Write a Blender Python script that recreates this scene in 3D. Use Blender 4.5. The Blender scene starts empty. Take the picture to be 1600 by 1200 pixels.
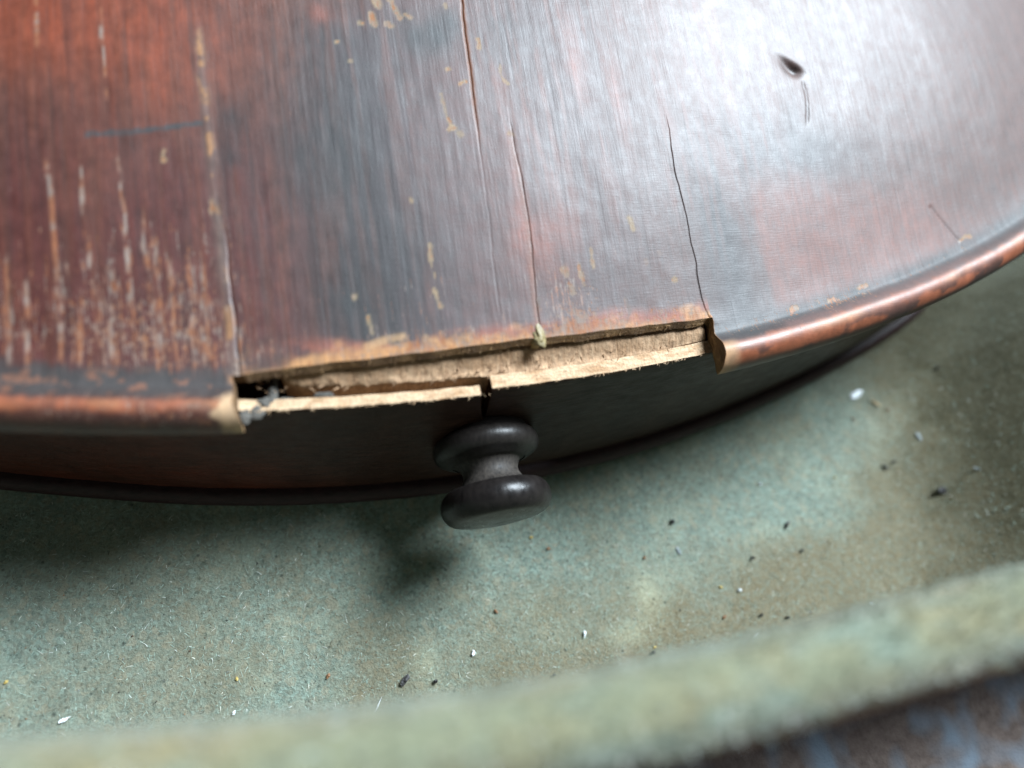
import bpy, math, random
import numpy as np
from mathutils import Vector, Matrix, Euler

random.seed(7)
RNG = np.random.default_rng(11)
S = 0.0008                     # metres per modelling unit
sc = bpy.context.scene
COL = sc.collection

# ------------------------------------------------------------------ camera
CAM = np.array([-20.6921, -28.2151, 128.805])
RIGHT = np.array([0.96401496, -0.1945231, 0.18120686])
UP = np.array([0.11353611, 0.91757801, 0.38099888])
FWD = np.array([0.24038452, 0.3467151, -0.90664432])
cd = bpy.data.cameras.new('camera')
cam = bpy.data.objects.new('camera', cd)
COL.objects.link(cam)
M = Matrix(((RIGHT[0], UP[0], -FWD[0]), (RIGHT[1], UP[1], -FWD[1]), (RIGHT[2], UP[2], -FWD[2])))
cam.matrix_world = Matrix.Translation(Vector(CAM * S)) @ M.to_4x4()
cd.sensor_width = 36.0
cd.lens = 36.0 * 1000.0 / 1600.0
cd.clip_start = 0.004
cd.clip_end = 20.0
cd.dof.use_dof = True
cd.dof.focus_distance = 105.0 * S
cd.dof.aperture_fstop = 8.0
sc.camera = cam

# ------------------------------------------------------------------ world + window light
w = bpy.data.worlds.new('World'); sc.world = w; w.use_nodes = True
bg = w.node_tree.nodes['Background']
bg.inputs[0].default_value = (0.80, 0.90, 1.0, 1); bg.inputs[1].default_value = 0.045

def area(name, direction, dist, sx, sy, power, color, roll=0.0):
    ld = bpy.data.lights.new(name, 'AREA'); ld.shape = 'RECTANGLE'
    ld.size = sx; ld.size_y = sy; ld.energy = power; ld.color = color
    o = bpy.data.objects.new(name, ld); COL.objects.link(o)
    d = Vector(direction).normalized()
    o.location = d * dist + Vector((0.02, 0.02, 0.03))
    o.rotation_euler = (-d).to_track_quat('-Z', 'Y').to_euler()
    return o
area('window_light', (0.53, 0.33, 0.75), 1.2, 0.50, 0.44, 53.0, (0.79, 0.905, 1.0))

sc.view_settings.view_transform = 'Standard'
sc.view_settings.look = 'None'
sc.view_settings.exposure = 0.04
sc.view_settings.gamma = 1.0
sc.render.engine = 'CYCLES'
sc.cycles.use_denoising = True
sc.cycles.max_bounces = 8

# ------------------------------------------------------------------ numpy noise
def _hash(ix, iy, seed):
    h = (ix.astype(np.int64) * 374761393 + iy.astype(np.int64) * 668265263 + seed * 1442695041) & 0xffffffff
    h = ((h ^ (h >> 13)) * 1274126177) & 0xffffffff
    h = (h ^ (h >> 16)) & 0xffff
    return h / 65535.0
def vnoise(x, y, seed=0):
    ix = np.floor(x); iy = np.floor(y); fx = x - ix; fy = y - iy
    u = fx * fx * (3 - 2 * fx); v = fy * fy * (3 - 2 * fy)
    a = _hash(ix, iy, seed); b = _hash(ix + 1, iy, seed); c = _hash(ix, iy + 1, seed); d = _hash(ix + 1, iy + 1, seed)
    return (a * (1 - u) + b * u) * (1 - v) + (c * (1 - u) + d * u) * v
def fbm(x, y, seed=0, oct=4):
    s = 0.0; a = 0.5; t = 0.0
    for k in range(oct):
        s = s + a * vnoise(x * 2 ** k + 17.3 * k, y * 2 ** k + 5.1 * k, seed + k); t += a; a *= 0.5
    return s / t
def sstep(a, b, x):
    t = np.clip((x - a) / (b - a), 0, 1); return t * t * (3 - 2 * t)
def mixc(c, col, m):
    return c * (1 - m[..., None]) + np.array(col)[None, :] * m[..., None]

# ------------------------------------------------------------------ object helpers
def link(name, me, parent=None, loc=None):
    o = bpy.data.objects.new(name, me); COL.objects.link(o)
    if parent is not None: o.parent = parent
    if loc is not None: o.location = loc
    return o
def empty(name, loc=(0, 0, 0)):
    o = bpy.data.objects.new(name, None); COL.objects.link(o); o.location = loc
    o.empty_display_size = 0.01
    return o
def tag(o, label=None, category=None, group=None, kind=None):
    if label: o['label'] = label
    if category: o['category'] = category
    if group: o['group'] = group
    if kind: o['kind'] = kind
    return o
def mesh_np(name, V, Q, mats, smooth=True, matidx=None, attrs=None):
    """V in modelling units (n,3); Q list/array of quads or tris arrays."""
    me = bpy.data.meshes.new(name)
    if not isinstance(Q, (list, tuple)): Q = [Q]
    Q = [np.asarray(q) for q in Q if len(q)]
    me.vertices.add(len(V)); me.vertices.foreach_set('co', (np.asarray(V, float) * S).ravel())
    nl = sum(q.size for q in Q); npoly = sum(len(q) for q in Q)
    me.loops.add(nl); me.polygons.add(npoly)
    me.loops.foreach_set('vertex_index', np.concatenate([q.ravel() for q in Q]).astype(np.int32))
    st = []; base = 0
    for q in Q:
        st.append(base + np.arange(len(q)) * q.shape[1]); base += q.size
    me.polygons.foreach_set('loop_start', np.concatenate(st).astype(np.int32))
    me.polygons.foreach_set('use_smooth', np.full(npoly, smooth))
    for m in (mats if isinstance(mats, (list, tuple)) else [mats]): me.materials.append(m)
    if matidx is not None: me.polygons.foreach_set('material_index', np.asarray(matidx, np.int32))
    if attrs:
        for k, a in attrs.items():
            a = np.asarray(a, np.float32)
            if a.ndim == 2:
                at = me.attributes.new(k, 'FLOAT_COLOR', 'POINT')
                at.data.foreach_set('color', np.concatenate([a, np.ones((len(a), 1), np.float32)], 1).ravel())
            else:
                at = me.attributes.new(k, 'FLOAT', 'POINT'); at.data.foreach_set('value', a.ravel())
    me.update(calc_edges=True); me.validate()
    return me
def grid_quads(nr, nc, off=0, wrap=False):
    i = np.arange(nr - 1)[:, None]; j = np.arange(nc if wrap else nc - 1)[None, :]
    j2 = (j + 1) % nc
    return np.stack([i * nc + j, i * nc + j2, (i + 1) * nc + j2, (i + 1) * nc + j], -1).reshape(-1, 4) + off
def ngrid(me):
    return me

# ------------------------------------------------------------------ node helpers
class NT:
    def __init__(s, name):
        s.m = bpy.data.materials.new(name); s.m.use_nodes = True
        s.t = s.m.node_tree; s.n = s.t.nodes; s.p = s.n['Principled BSDF']
        tc = s.n.new('ShaderNodeTexCoord'); s.co = tc.outputs['Object']
    def lk(s, a, b): s.t.links.new(a, b); return b
    def mapped(s, scale, co=None):
        m = s.n.new('ShaderNodeMapping'); m.vector_type = 'POINT'
        m.inputs['Scale'].default_value = tuple(k / S for k in scale)
        s.lk(co or s.co, m.inputs['Vector']); return m.outputs[0]
    def noise(s, scale, detail=4, rough=0.55, dist=0.0, lac=2.0):
        n = s.n.new('ShaderNodeTexNoise'); s.lk(s.mapped(scale), n.inputs['Vector'])
        n.inputs['Scale'].default_value = 1.0; n.inputs['Detail'].default_value = detail
        n.inputs['Roughness'].default_value = rough; n.inputs['Distortion'].default_value = dist
        return n.outputs['Fac']
    def voro(s, scale, rnd=1.0):
        n = s.n.new('ShaderNodeTexVoronoi'); s.lk(s.mapped(scale), n.inputs['Vector']); n.inputs['Scale'].default_value = 1.0
        n.inputs['Randomness'].default_value = rnd
        return n
    def ramp(s, f, stops):
        r = s.n.new('ShaderNodeValToRGB'); e = r.color_ramp.elements
        while len(e) < len(stops): e.new(0.5)
        for k, (p, c) in enumerate(stops):
            e[k].position = p; e[k].color = (c, c, c, 1) if isinstance(c, (int, float)) else (*c, 1)
        s.lk(f, r.inputs[0]); return r.outputs[0]
    def mix(s, fac, a, b, mode='MIX'):
        m = s.n.new('ShaderNodeMix'); m.data_type = 'RGBA'; m.blend_type = mode
        for v, i in ((fac, 0), (a, 6), (b, 7)):
            if isinstance(v, (int, float)): m.inputs[i].default_value = v if i == 0 else (v, v, v, 1)
            elif isinstance(v, tuple): m.inputs[i].default_value = (*v, 1)
            else: s.lk(v, m.inputs[i])
        return m.outputs[2]
    def math(s, op, a, b=0.0, clamp=False):
        m = s.n.new('ShaderNodeMath'); m.operation = op; m.use_clamp = clamp
        for v, i in ((a, 0), (b, 1)):
            if isinstance(v, (int, float)): m.inputs[i].default_value = v
            else: s.lk(v, m.inputs[i])
        return m.outputs[0]
    def attr(s, name):
        a = s.n.new('ShaderNodeAttribute'); a.attribute_name = name; return a
    def bump(s, h, dist, strength=1.0, nrm=None):
        b = s.n.new('ShaderNodeBump'); b.inputs['Strength'].default_value = strength
        b.inputs['Distance'].default_value = dist * S; s.lk(h, b.inputs['Height'])
        if nrm is not None: s.lk(nrm, b.inputs['Normal'])
        return b.outputs[0]
    def out(s, color=None, rough=None, normal=None, **kw):
        for v, k in ((color, 'Base Color'), (rough, 'Roughness'), (normal, 'Normal')):
            if v is None: continue
            if isinstance(v, (int, float)): s.p.inputs[k].default_value = v
            elif isinstance(v, tuple): s.p.inputs[k].default_value = (*v, 1)
            else: s.lk(v, s.p.inputs[k])
        for k, v in kw.items():
            k = k.replace('_', ' ')
            if isinstance(v, tuple): s.p.inputs[k].default_value = (*v, 1)
            elif isinstance(v, (int, float)): s.p.inputs[k].default_value = v
            else: s.lk(v, s.p.inputs[k])
        return s.m

# ------------------------------------------------------------------ materials
def mat_varnish_top():
    t = NT('old_varnish_spruce')
    col = t.attr('col').outputs['Color']; chip = t.attr('chip').outputs['Fac']; rgh = t.attr('rgh').outputs['Fac']
    grain = t.noise((1.6, 0.016, 0.2), 3, 0.6, 0.05)
    fine = t.noise((6.5, 0.22, 2.0), 3, 0.6)
    mott = t.noise((0.55, 0.40, 0.5), 5, 0.62)
    speck = t.math('MULTIPLY', t.math('ADD', t.noise((2.9, 0.55, 2.0), 5, 0.7), t.noise((1.1, 1.5, 1.0), 4, 0.65)), 0.52)
    bd = t.attr('bead').outputs['Fac']
    nb = t.math('SUBTRACT', 1.0, t.math('MULTIPLY', bd, 0.85))
    c = t.mix(nb, col, t.ramp(grain, [(0.30, 0.80), (0.5, 1.0), (0.72, 1.18)]), 'MULTIPLY')
    c = t.mix(nb, c, t.ramp(fine, [(0.25, 0.84), (0.55, 1.0), (0.8, 1.2)]), 'MULTIPLY')
    c = t.mix(1.0, c, t.ramp(mott, [(0.3, 0.70), (0.55, 1.0), (0.75, 1.3)]), 'MULTIPLY')
    # tiny bare flecks where the varnish has chipped off
    sv = t.math('MULTIPLY', t.math('ADD', speck, t.math('MULTIPLY', fine, 0.35)), 0.74)
    thr = t.math('SUBTRACT', 0.74, t.math('MULTIPLY', chip, 0.26))
    fk = t.math('MULTIPLY', t.math('SUBTRACT', sv, thr), 16.0, True)
    bare = t.mix(t.ramp(t.noise((0.8, 0.5, 1), 3), [(0.4, 0.0), (0.6, 1.0)]), (0.28, 0.105, 0.037), (0.22, 0.16, 0.125))
    c = t.mix(t.math('MULTIPLY', fk, 0.8), c, bare)
    skn = t.math('ADD', t.math('MULTIPLY', t.noise((3.0, 0.060, 0.5), 4, 0.66), 0.58), t.math('MULTIPLY', t.noise((1.6, 0.62, 0.5), 5, 0.70), 0.42))
    sthr = t.math('SUBTRACT', 0.675, t.math('MULTIPLY', t.attr('streak').outputs['Fac'], 0.165))
    sk_ = t.math('MULTIPLY', t.math('MULTIPLY', t.math('SUBTRACT', skn, sthr), 18.0, True), nb)
    c = t.mix(t.math('MULTIPLY', sk_, 0.75), c, t.mix(t.ramp(t.noise((0.7, 0.35, 1), 3), [(0.42, 0.0), (0.58, 1.0)]), (0.26, 0.090, 0.033), (0.21, 0.155, 0.125)))
    cross = t.noise((0.5, 5.0, 1.0), 2, 0.5)
    h = t.math('MULTIPLY', t.math('ADD', t.math('MULTIPLY', grain, 0.45), t.math('MULTIPLY', fine, 0.22)), nb)
    h = t.math('ADD', h, t.math('MULTIPLY', cross, 0.17))
    h = t.math('ADD', h, t.math('MULTIPLY', t.noise((3.4, 1.4, 3), 3, 0.6), 0.16))
    h = t.math('SUBTRACT', h, t.math('MULTIPLY', fk, 0.10))
    n = t.bump(h, 0.13, 0.7)
    r = t.math('ADD', rgh, t.math('MULTIPLY', t.math('SUBTRACT', mott, 0.5), 0.25))
    r = t.math('ADD', r, t.math('MULTIPLY', fk, 0.25), True)
    return t.out(c, r, n, IOR=1.64, Coat_Weight=0.30, Coat_Roughness=0.42, Coat_Normal=n)
def mat_bare_edge():
    t = NT('bare_broken_spruce')
    g = t.noise((0.5, 0.5, 2.6), 4, 0.65); f = t.noise((3.0, 1.2, 3.0), 4, 0.6); b = t.noise((0.22, 0.22, 0.3), 3)
    c = t.mix(t.ramp(g, [(0.3, 0.0), (0.7, 1.0)]), (0.20, 0.105, 0.040), (0.40, 0.24, 0.11))
    c = t.mix(t.ramp(b, [(0.42, 0.0), (0.62, 0.7)]), c, (0.09, 0.045, 0.02))
    c = t.mix(1.0, c, t.ramp(f, [(0.3, 0.7), (0.7, 1.25)]), 'MULTIPLY')
    return t.out(c, 0.8, t.bump(t.math('ADD', g, f), 0.5, 0.8))
def mat_block():
    t = NT('end_block_wood')
    g = t.noise((2.3, 0.3, 0.5), 4, 0.65); f = t.noise((1.4, 1.4, 1.4), 4, 0.6); d = t.noise((0.22, 0.30, 0.3), 4, 0.6)
    c = t.mix(t.ramp(g, [(0.3, 0.0), (0.7, 1.0)]), (0.36, 0.21, 0.115), (0.52, 0.345, 0.21))
    c = t.mix(t.ramp(d, [(0.46, 0.0), (0.70, 0.7)]), c, (0.24, 0.125, 0.055))
    c = t.mix(1.0, c, t.ramp(f, [(0.3, 0.72), (0.7, 1.2)]), 'MULTIPLY')
    return t.out(c, 0.85, t.bump(t.math('ADD', g, f), 0.28, 0.7))
def mat_rib():
    t = NT('dark_varnished_rib')
    a = t.attr('col').outputs['Color']
    flame = t.noise((0.10, 0.10, 0.05), 3, 0.5, 0.5); f = t.noise((0.25, 0.25, 2.4), 4, 0.6); sp = t.noise((1.4, 1.4, 2.6), 4, 0.6)
    c = t.mix(1.0, a, t.ramp(flame, [(0.3, 0.7), (0.7, 1.3)]), 'MULTIPLY')
    c = t.mix(1.0, c, t.ramp(f, [(0.3, 0.55), (0.7, 1.6)]), 'MULTIPLY')
    c = t.mix(t.ramp(sp, [(0.68, 0.0), (0.76, 0.55)]), c, (0.10, 0.055, 0.03))
    r = t.ramp(t.noise((0.3, 0.3, 0.6), 4), [(0.3, 0.34), (0.7, 0.55)])
    return t.out(c, r, t.bump(t.math('ADD', f, sp), 0.12, 0.6), IOR=1.5, Specular_IOR_Level=0.22)
def mat_rib_raw():
    t = NT('raw_maple_edge')
    g = t.noise((0.45, 2.4, 1.5), 4, 0.65, 0.4); f = t.noise((2.4, 2.4, 2.4), 3)
    c = t.mix(t.ramp(g, [(0.3, 0.0), (0.7, 1.0)]), (0.46, 0.29, 0.165), (0.64, 0.465, 0.30))
    c = t.mix(t.ramp(t.noise((0.35, 0.7, 1), 4), [(0.50, 0.0), (0.66, 0.75)]), c, (0.34, 0.18, 0.08))
    c = t.mix(1.0, c, t.ramp(f, [(0.3, 0.8), (0.7, 1.15)]), 'MULTIPLY')
    return t.out(c, 0.8, t.bump(t.math('ADD', g, f), 0.3, 0.7))
def mat_back():
    t = NT('dark_back_edge_varnish')
    f = t.noise((0.5, 0.5, 2.4), 4, 0.6); sp = t.noise((1.1, 1.1, 2.0), 4, 0.62)
    c = t.mix(t.ramp(f, [(0.3, 0.0), (0.7, 1.0)]), (0.014, 0.006, 0.006), (0.034, 0.013, 0.013))
    c = t.mix(t.ramp(sp, [(0.70, 0.0), (0.78, 0.6)]), c, (0.25, 0.15, 0.08))
    return t.out(c, 0.5, t.bump(t.math('ADD', f, sp), 0.15, 0.6), IOR=1.5, Specular_IOR_Level=0.25)
def mat_button():
    t = NT('worn_black_stained_wood')
    f = t.noise((0.9, 0.35, 0.9), 4, 0.62); sp = t.noise((2.0, 1.3, 2.0), 4, 0.62); d = t.attr('dust').outputs['Fac']
    c = t.mix(t.ramp(f, [(0.3, 0.0), (0.7, 1.0)]), (0.006, 0.005, 0.005), (0.015, 0.012, 0.011))
    c = t.mix(t.math('MULTIPLY', d, t.ramp(sp, [(0.30, 0.15), (0.70, 1.0)])), c, (0.060, 0.050, 0.042))
    c = t.mix(t.ramp(sp, [(0.70, 0.0), (0.78, 0.4)]), c, (0.20, 0.17, 0.14))
    r = t.math('ADD', t.ramp(f, [(0.3, 0.24), (0.7, 0.38)]), t.math('MULTIPLY', d, 0.32), True)
    return t.out(c, r, t.bump(t.math('ADD', f, t.math('MULTIPLY', sp, 0.6)), 0.10, 0.6), IOR=1.5, Specular_IOR_Level=0.30)
def mat_lining():
    t = NT('green_velvet_lining')
    stain_and_shade = t.attr('stain_and_shade').outputs['Fac']; pale = t.attr('pale').outputs['Fac']
    f = t.noise((2.6, 2.6, 2.6), 5, 0.68); m = t.noise((0.30, 0.30, 0.3), 5, 0.6); g = t.noise((0.9, 0.9, 0.9), 4, 0.65)
    c = t.mix(t.ramp(m, [(0.3, 0.0), (0.7, 1.0)]), (0.134, 0.168, 0.136), (0.190, 0.245, 0.198))
    c = t.mix(t.ramp(g, [(0.35, 0.0), (0.7, 0.7)]), c, (0.220, 0.240, 0.188))
    v2 = t.voro((1.9, 1.9, 1.9)); v3 = t.voro((0.85, 0.85, 0.85))
    sep = t.n.new('ShaderNodeSeparateColor'); t.lk(v2.outputs['Color'], sep.inputs[0])
    sep3 = t.n.new('ShaderNodeSeparateColor'); t.lk(v3.outputs['Color'], sep3.inputs[0])
    c = t.mix(t.ramp(sep.outputs[0], [(0.55, 0.0), (0.98, 0.5)]), c, (0.25, 0.335, 0.285))
    c = t.mix(t.ramp(sep.outputs[1], [(0.55, 0.0), (0.98, 0.45)]), c, (0.155, 0.135, 0.095))
    c = t.mix(t.ramp(sep.outputs[2], [(0.70, 0.0), (0.98, 0.5)]), c, (0.065, 0.095, 0.080))
    c = t.mix(t.ramp(sep3.outputs[1], [(0.70, 0.0), (0.97, 0.55)]), c, (0.26, 0.24, 0.17))
    c = t.mix(pale, c, (0.42, 0.44, 0.31))
    c = t.mix(t.math('MULTIPLY', stain_and_shade, t.ramp(g, [(0.25, 0.45), (0.65, 1.0)])), c, (0.150, 0.118, 0.066))
    c = t.mix(1.0, c, t.ramp(f, [(0.28, 0.76), (0.5, 1.0), (0.75, 1.24)]), 'MULTIPLY')
    c = t.mix(t.math('MULTIPLY', t.attr('wall_shade_stain').outputs['Fac'], t.ramp(g, [(0.2, 0.6), (0.6, 1.0)])), c, (0.052, 0.044, 0.020))  # right-hand shade put into the colour, together with dark staining
    v = t.voro((0.55, 0.55, 0.55))
    dk = t.ramp(v.outputs['Distance'], [(0.10, 1.0), (0.20, 0.0)])
    dk = t.math('MULTIPLY', dk, t.ramp(t.noise((0.33, 0.33, 0.33), 3), [(0.5, 0.0), (0.62, 1.0)]))
    c = t.mix(t.math('MULTIPLY', dk, 0.75), c, (0.030, 0.035, 0.028))
    h = t.math('ADD', f, t.math('MULTIPLY', g, 0.8))
    h = t.math('ADD', h, t.math('MULTIPLY', sep.outputs[0], 0.35))
    return t.out(c, 0.95, t.bump(h, 0.45, 0.8), Sheen_Weight=0.25, Sheen_Roughness=0.5, Sheen_Tint=(0.75, 0.9, 0.8), Specular_IOR_Level=0.2)
def mat_rim():
    t = NT('faded_velvet_rim')
    m = t.noise((0.07, 0.14, 0.14), 3, 0.5); f = t.noise((1.6, 1.6, 1.6), 4, 0.65)
    c = t.mix(t.ramp(m, [(0.38, 0.0), (0.66, 1.0)]), (0.190, 0.198, 0.125), (0.225, 0.182, 0.090))
    c = t.mix(t.ramp(t.noise((0.12, 0.3, 0.3), 3), [(0.5, 0.0), (0.7, 0.55)]), c, (0.185, 0.245, 0.205))
    c = t.mix(1.0, c, t.ramp(f, [(0.3, 0.75), (0.7, 1.25)]), 'MULTIPLY')
    return t.out(c, 0.95, t.bump(f, 0.5, 0.7), Sheen_Weight=0.3, Sheen_Roughness=0.5, Specular_IOR_Level=0.2)
def mat_fibre(name, c1, c2):
    t = NT(name)
    n = t.noise((0.5, 0.5, 0.5), 2)
    return t.out(t.mix(t.ramp(n, [(0.35, 0.0), (0.65, 1.0)]), c1, c2), 0.85, None, Specular_IOR_Level=0.25)
def plain(name, c, rough=0.7, var=0.35, scale=2.0, bump=0.2):
    t = NT(name); n = t.noise((scale,) * 3, 4, 0.6)
    cc = t.mix(1.0, c, t.ramp(n, [(0.3, 1 - var), (0.7, 1 + var)]), 'MULTIPLY')
    return t.out(cc, rough, t.bump(n, bump, 0.6))
def mat_carpet():
    t = NT('brown_and_blue_carpet')
    v = t.noise((0.13, 0.13, 0.13), 1, .5, 0.3); m = t.noise((0.05, 0.05, 0.05), 3); f = t.noise((0.5, 0.5, 0.5), 4, 0.65)
    c = t.mix(t.ramp(f, [(0.3, 0.0), (0.7, 1.0)]), (0.12, 0.088, 0.074), (0.22, 0.17, 0.145))
    blue = t.ramp(v, [(0.47, 0.0), (0.66, 1.0)])
    c = t.mix(t.math('MULTIPLY', blue, t.ramp(m, [(0.40, 0.0), (0.60, 1.0)])), c, (0.21, 0.265, 0.32))
    return t.out(c, 0.95, t.bump(f, 0.8, 0.5))

VARN = mat_varnish_top(); BARE = mat_bare_edge(); BLOCK = mat_block(); RIB = mat_rib(); RAW = mat_rib_raw(); BACK = mat_back()
BUTTON = mat_button(); LINING = mat_lining(); RIM = mat_rim()
GLUE = plain('old_hide_glue', (0.22, 0.17, 0.08), 0.5, 0.3, 0.9, 0.3)
GREYGLUE = plain('grey_dusty_residue', (0.085, 0.078, 0.068), 0.85, 0.4, 1.2, 0.5)
SHELL = plain('dark_brown_case_shell', (0.085, 0.050, 0.030), 0.6, 0.5, 0.4, 0.4)

# ------------------------------------------------------------------ violin surfaces (modelling units)
def Yt(x):
    a = np.abs(x); u = np.clip((a - 110) / 54, 0, .9999)
    return 1.3925e-3 * a ** 2 + .189e-7 * a ** 4 + 45 * (1 - np.sqrt(1 - u * u))
def Yb(x):
    a = np.abs(x); u = np.clip((a - 110) / 54, 0, .9999)
    return 1.99e-3 * a ** 2 + .095e-7 * a ** 4 - 3.3 + 45 * (1 - np.sqrt(1 - u * u)) - sstep(60, 130, a) * 3.0
_l = np.linspace(-1, 1, 1601)
_xs = np.clip(np.sign(_l) * 164 * np.sin(np.abs(_l) * np.pi / 2) ** .9, -163.99, 163.99)
OUT = np.concatenate([[[-164, 220], [-164, 130]], np.stack([_xs, Yt(_xs)], 1), [[164, 130], [164, 220]]])
def dist_edge(x, y):
    P = np.stack([np.ravel(x), np.ravel(y)], 1); D = np.empty(len(P))
    A = OUT[:-1]; AB = OUT[1:] - A; L = (AB ** 2).sum(1) + 1e-12; C = OUT[2:-2:8]
    for s in range(0, len(P), 20000):
        p = P[s:s + 20000]
        i = ((p[:, None, 0] - C[None, :, 0]) ** 2 + (p[:, None, 1] - C[None, :, 1]) ** 2).argmin(1) * 8 + 2
        best = np.full(len(p), 1e9)
        for k in range(-9, 10, 1):
            j = np.clip(i + k, 0, len(A) - 1); q = p - A[j]
            t = np.clip((q * AB[j]).sum(1) / L[j], 0, 1); r = q - AB[j] * t[:, None]
            best = np.minimum(best, np.hypot(r[:, 0], r[:, 1]))
        D[s:s + 20000] = best
    return D.reshape(np.shape(x))
def prof(d):
    z = np.where(d < 2.7, 44.3 + 3.5 * np.sqrt(np.clip(1 - ((2.7 - d) / 2.7) ** 2, 0, 1)), 0)
    t = np.clip((d - 2.7) / 3.6, 0, 1); z = np.where(d >= 2.7, 47.8 - 1.5 * (.5 - .5 * np.cos(np.pi * t)), z)
    s = np.clip(d - 6., 0, None)
    return z + 24 * (1 - np.exp(-s * s / (s + 8) / 62))

violin = empty('violin', (0, 0, 9 * S))
tag(violin, 'old dark red varnished violin with a broken lower edge lying in a green case', 'violin')
VI = Matrix.Translation((0, 0, -9 * S))
def vpart(name, me, parent=None):
    o = link(name, me, parent or violin)
    if parent is None: o.location = (0, 0, -9 * S)
    return o

# ---- top plate ------------------------------------------------------------
NL, NR_ = -35.6, 35.2            # notch ends
def cols(breaks):
    out = []
    for (a, b, st) in breaks: out.append(np.arange(a, b - 1e-6, st))
    return np.concatenate(out)
X = cols([(-163.9, -100, 2.0), (-100, -68, 0.8), (-68, -37.4, 0.28), (-37.4, -35.6, 0.1), (-35.6, -33.8, 0.1), (-33.8, 0.4, 0.26),
          (0.4, 4.6, 0.1), (4.6, 5.6, 0.2), (5.6, 9.2, 0.09), (9.2, 31.2, 0.26), (31.2, 35.2, 0.08), (35.2, 36.6, 0.1), (36.6, 106, 0.30), (106, 163.9, 0.5)])
X = np.concatenate([X, [163.95]])
iL = int(np.argmin(abs(X - NL))); iR = int(np.argmin(abs(X - NR_))); X[iL] = NL; X[iR] = NR_
vr = np.concatenate([np.array([0, .05, .12, .22, .35, .5, .7, .9, 1.15, 1.4, 1.7, 2.0, 2.3, 2.6]), np.arange(2.9, 8.0, .27), np.arange(8.0, 74, .30), np.arange(74, 130, 3.0)])
K = int(np.argmin(abs(vr - 8.0))); vr[K] = 8.0
nr, nc = len(vr), len(X)
XX = np.repeat(X[None], nr, 0); VV = np.repeat(vr[:, None], nc, 1)
# where the broken edge lies
nl = 9.75 + 0.018 * X + 0.35 * (fbm(X * 0.22, X * 0 + 3, 5, 3) - .5) + 0.08 * (fbm(X * 1.3, X * 0 + 9, 6, 3) - .5)
dN = nl - Yt(X)
inn = (X > NL - 1e-6) & (X < NR_ + 1e-6)
wgt = np.where(inn, 1.0, np.clip(1 - np.minimum(abs(X - NL), abs(X - NR_)) / 2.0, 0, 1))
dK = 8.0 + (dN - 8.0) * wgt
VV = np.where(VV <= 8.0, VV / 8.0 * dK[None], VV + (dK[None] - 8.0) * np.clip(1 - (VV - 8.0) / 10.0, 0, 1))
YY = Yt(XX) + VV
# slightly ragged ends of the break
wob = np.clip(1 - np.abs(XX - NR_) / 1.2, 0, 1) * (0.5 * (fbm(YY * 0.5, YY * 0 + 2, 8, 3) - .5) + 0.06 * (YY - 6)) * (VV < 9)
wobL = np.clip(1 - np.abs(XX - NL) / 1.2, 0, 1) * (0.7 * (fbm(YY * 0.6, YY * 0 + 2, 9, 3) - .5) + 0.5 * np.exp(-((VV - 0.5) / 1.2) ** 2)) * (VV < 9)
PX = XX + wob + wobL
D = dist_edge(XX, YY)
Z = prof(D)
_s = np.clip(D - 6., 0, None); _dz = 24 * (1 - np.exp(-_s * _s / (_s + 8) / 62)) - 16 * (1 - np.exp(-_s * _s / (_s + 12) / 50))
YG, XG = YY, XX
YY = YG + _dz * (YG + 28.2) / 78.0; XX = XG + _dz * (XG + 20.7) / 78.0      # where each mark lies on the arch
# wear and unevenness
Z = Z + 0.22 * (fbm(XX * 0.12, YY * 0.12, 21, 3) - .5) + 0.05 * (fbm(XX * 0.9, YY * 0.14, 23, 3) - .5)
bead = np.exp(-((D - 1.8) / 1.6) ** 2)
Z = Z - 0.22 * bead * sstep(.45, .8, fbm(XX * 0.09, YY * 0.09, 25, 3))
def line_d(pts):
    """signed x distance from a crack running along y, and a mask of its extent."""
    p = np.array(sorted(pts, key=lambda q: q[1]))
    lx = np.interp(YY, p[:, 1], p[:, 0]) + 0.45 * (fbm(YY * 0.30, YY * 0 + p[0, 0], 31, 3) - .5) + 0.10 * (fbm(YY * 1.7, YY * 0 + p[0, 0], 33, 2) - .5)
    ext = sstep(p[0, 1] - .4, p[0, 1] + .2, YY) * (1 - sstep(p[-1, 1] - 4, p[-1, 1] + 1, YY))
    return XX - lx, ext
CR_L = [(-36.1, 62), (-36.1, 49.6), (-35.7, 39.6), (-35.6, 30.2), (-35.4, 21.2), (-35.2, 8)]
CR_M = [(3.7, 73), (3.5, 67.2), (2.9, 54.9), (2.3, 41.9), (2.1, 30.9), (1.5, 19.0), (1.3, 14)]
CR_M2 = [(7.9, 45), (7.9, 42.9), (8.1, 36.9), (8.2, 28.5), (7.6, 21.5), (7.2, 15.6), (7.0, 10)]
CR_R = [(35.5, 46), (34.6, 35.1), (34.9, 27.4), (34.9, 20.9), (34.5, 13.5), (35.0, 9.5)]
dl, el = line_d(CR_L); dm, em = line_d(CR_M); dm2, em2 = line_d(CR_M2); dr, er = line_d(CR_R)
mid_open = sstep(38, 52, YY)
def groove(d, wd): return np.exp(-(d / wd) ** 2)
gl = groove(dl - .35, .16) * el * sstep(34, 12, YY); gm = groove(dm, .15) * em * (0.10 + .75 * mid_open)
gm2 = groove(dm2, .11) * em2 * (.45 + .9 * fbm(YY * .3, YY * 0, 35, 3)); gr = groove(dr, .085) * er * (.25 + .9 * sstep(44, 30, YY)) * (.6 + .6 * fbm(YY * .35, YY * 0 + 4, 37, 3))
Z = Z - 0.25 * gl - 0.30 * gm - 0.12 * gm2 - 0.12 * gr
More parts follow.
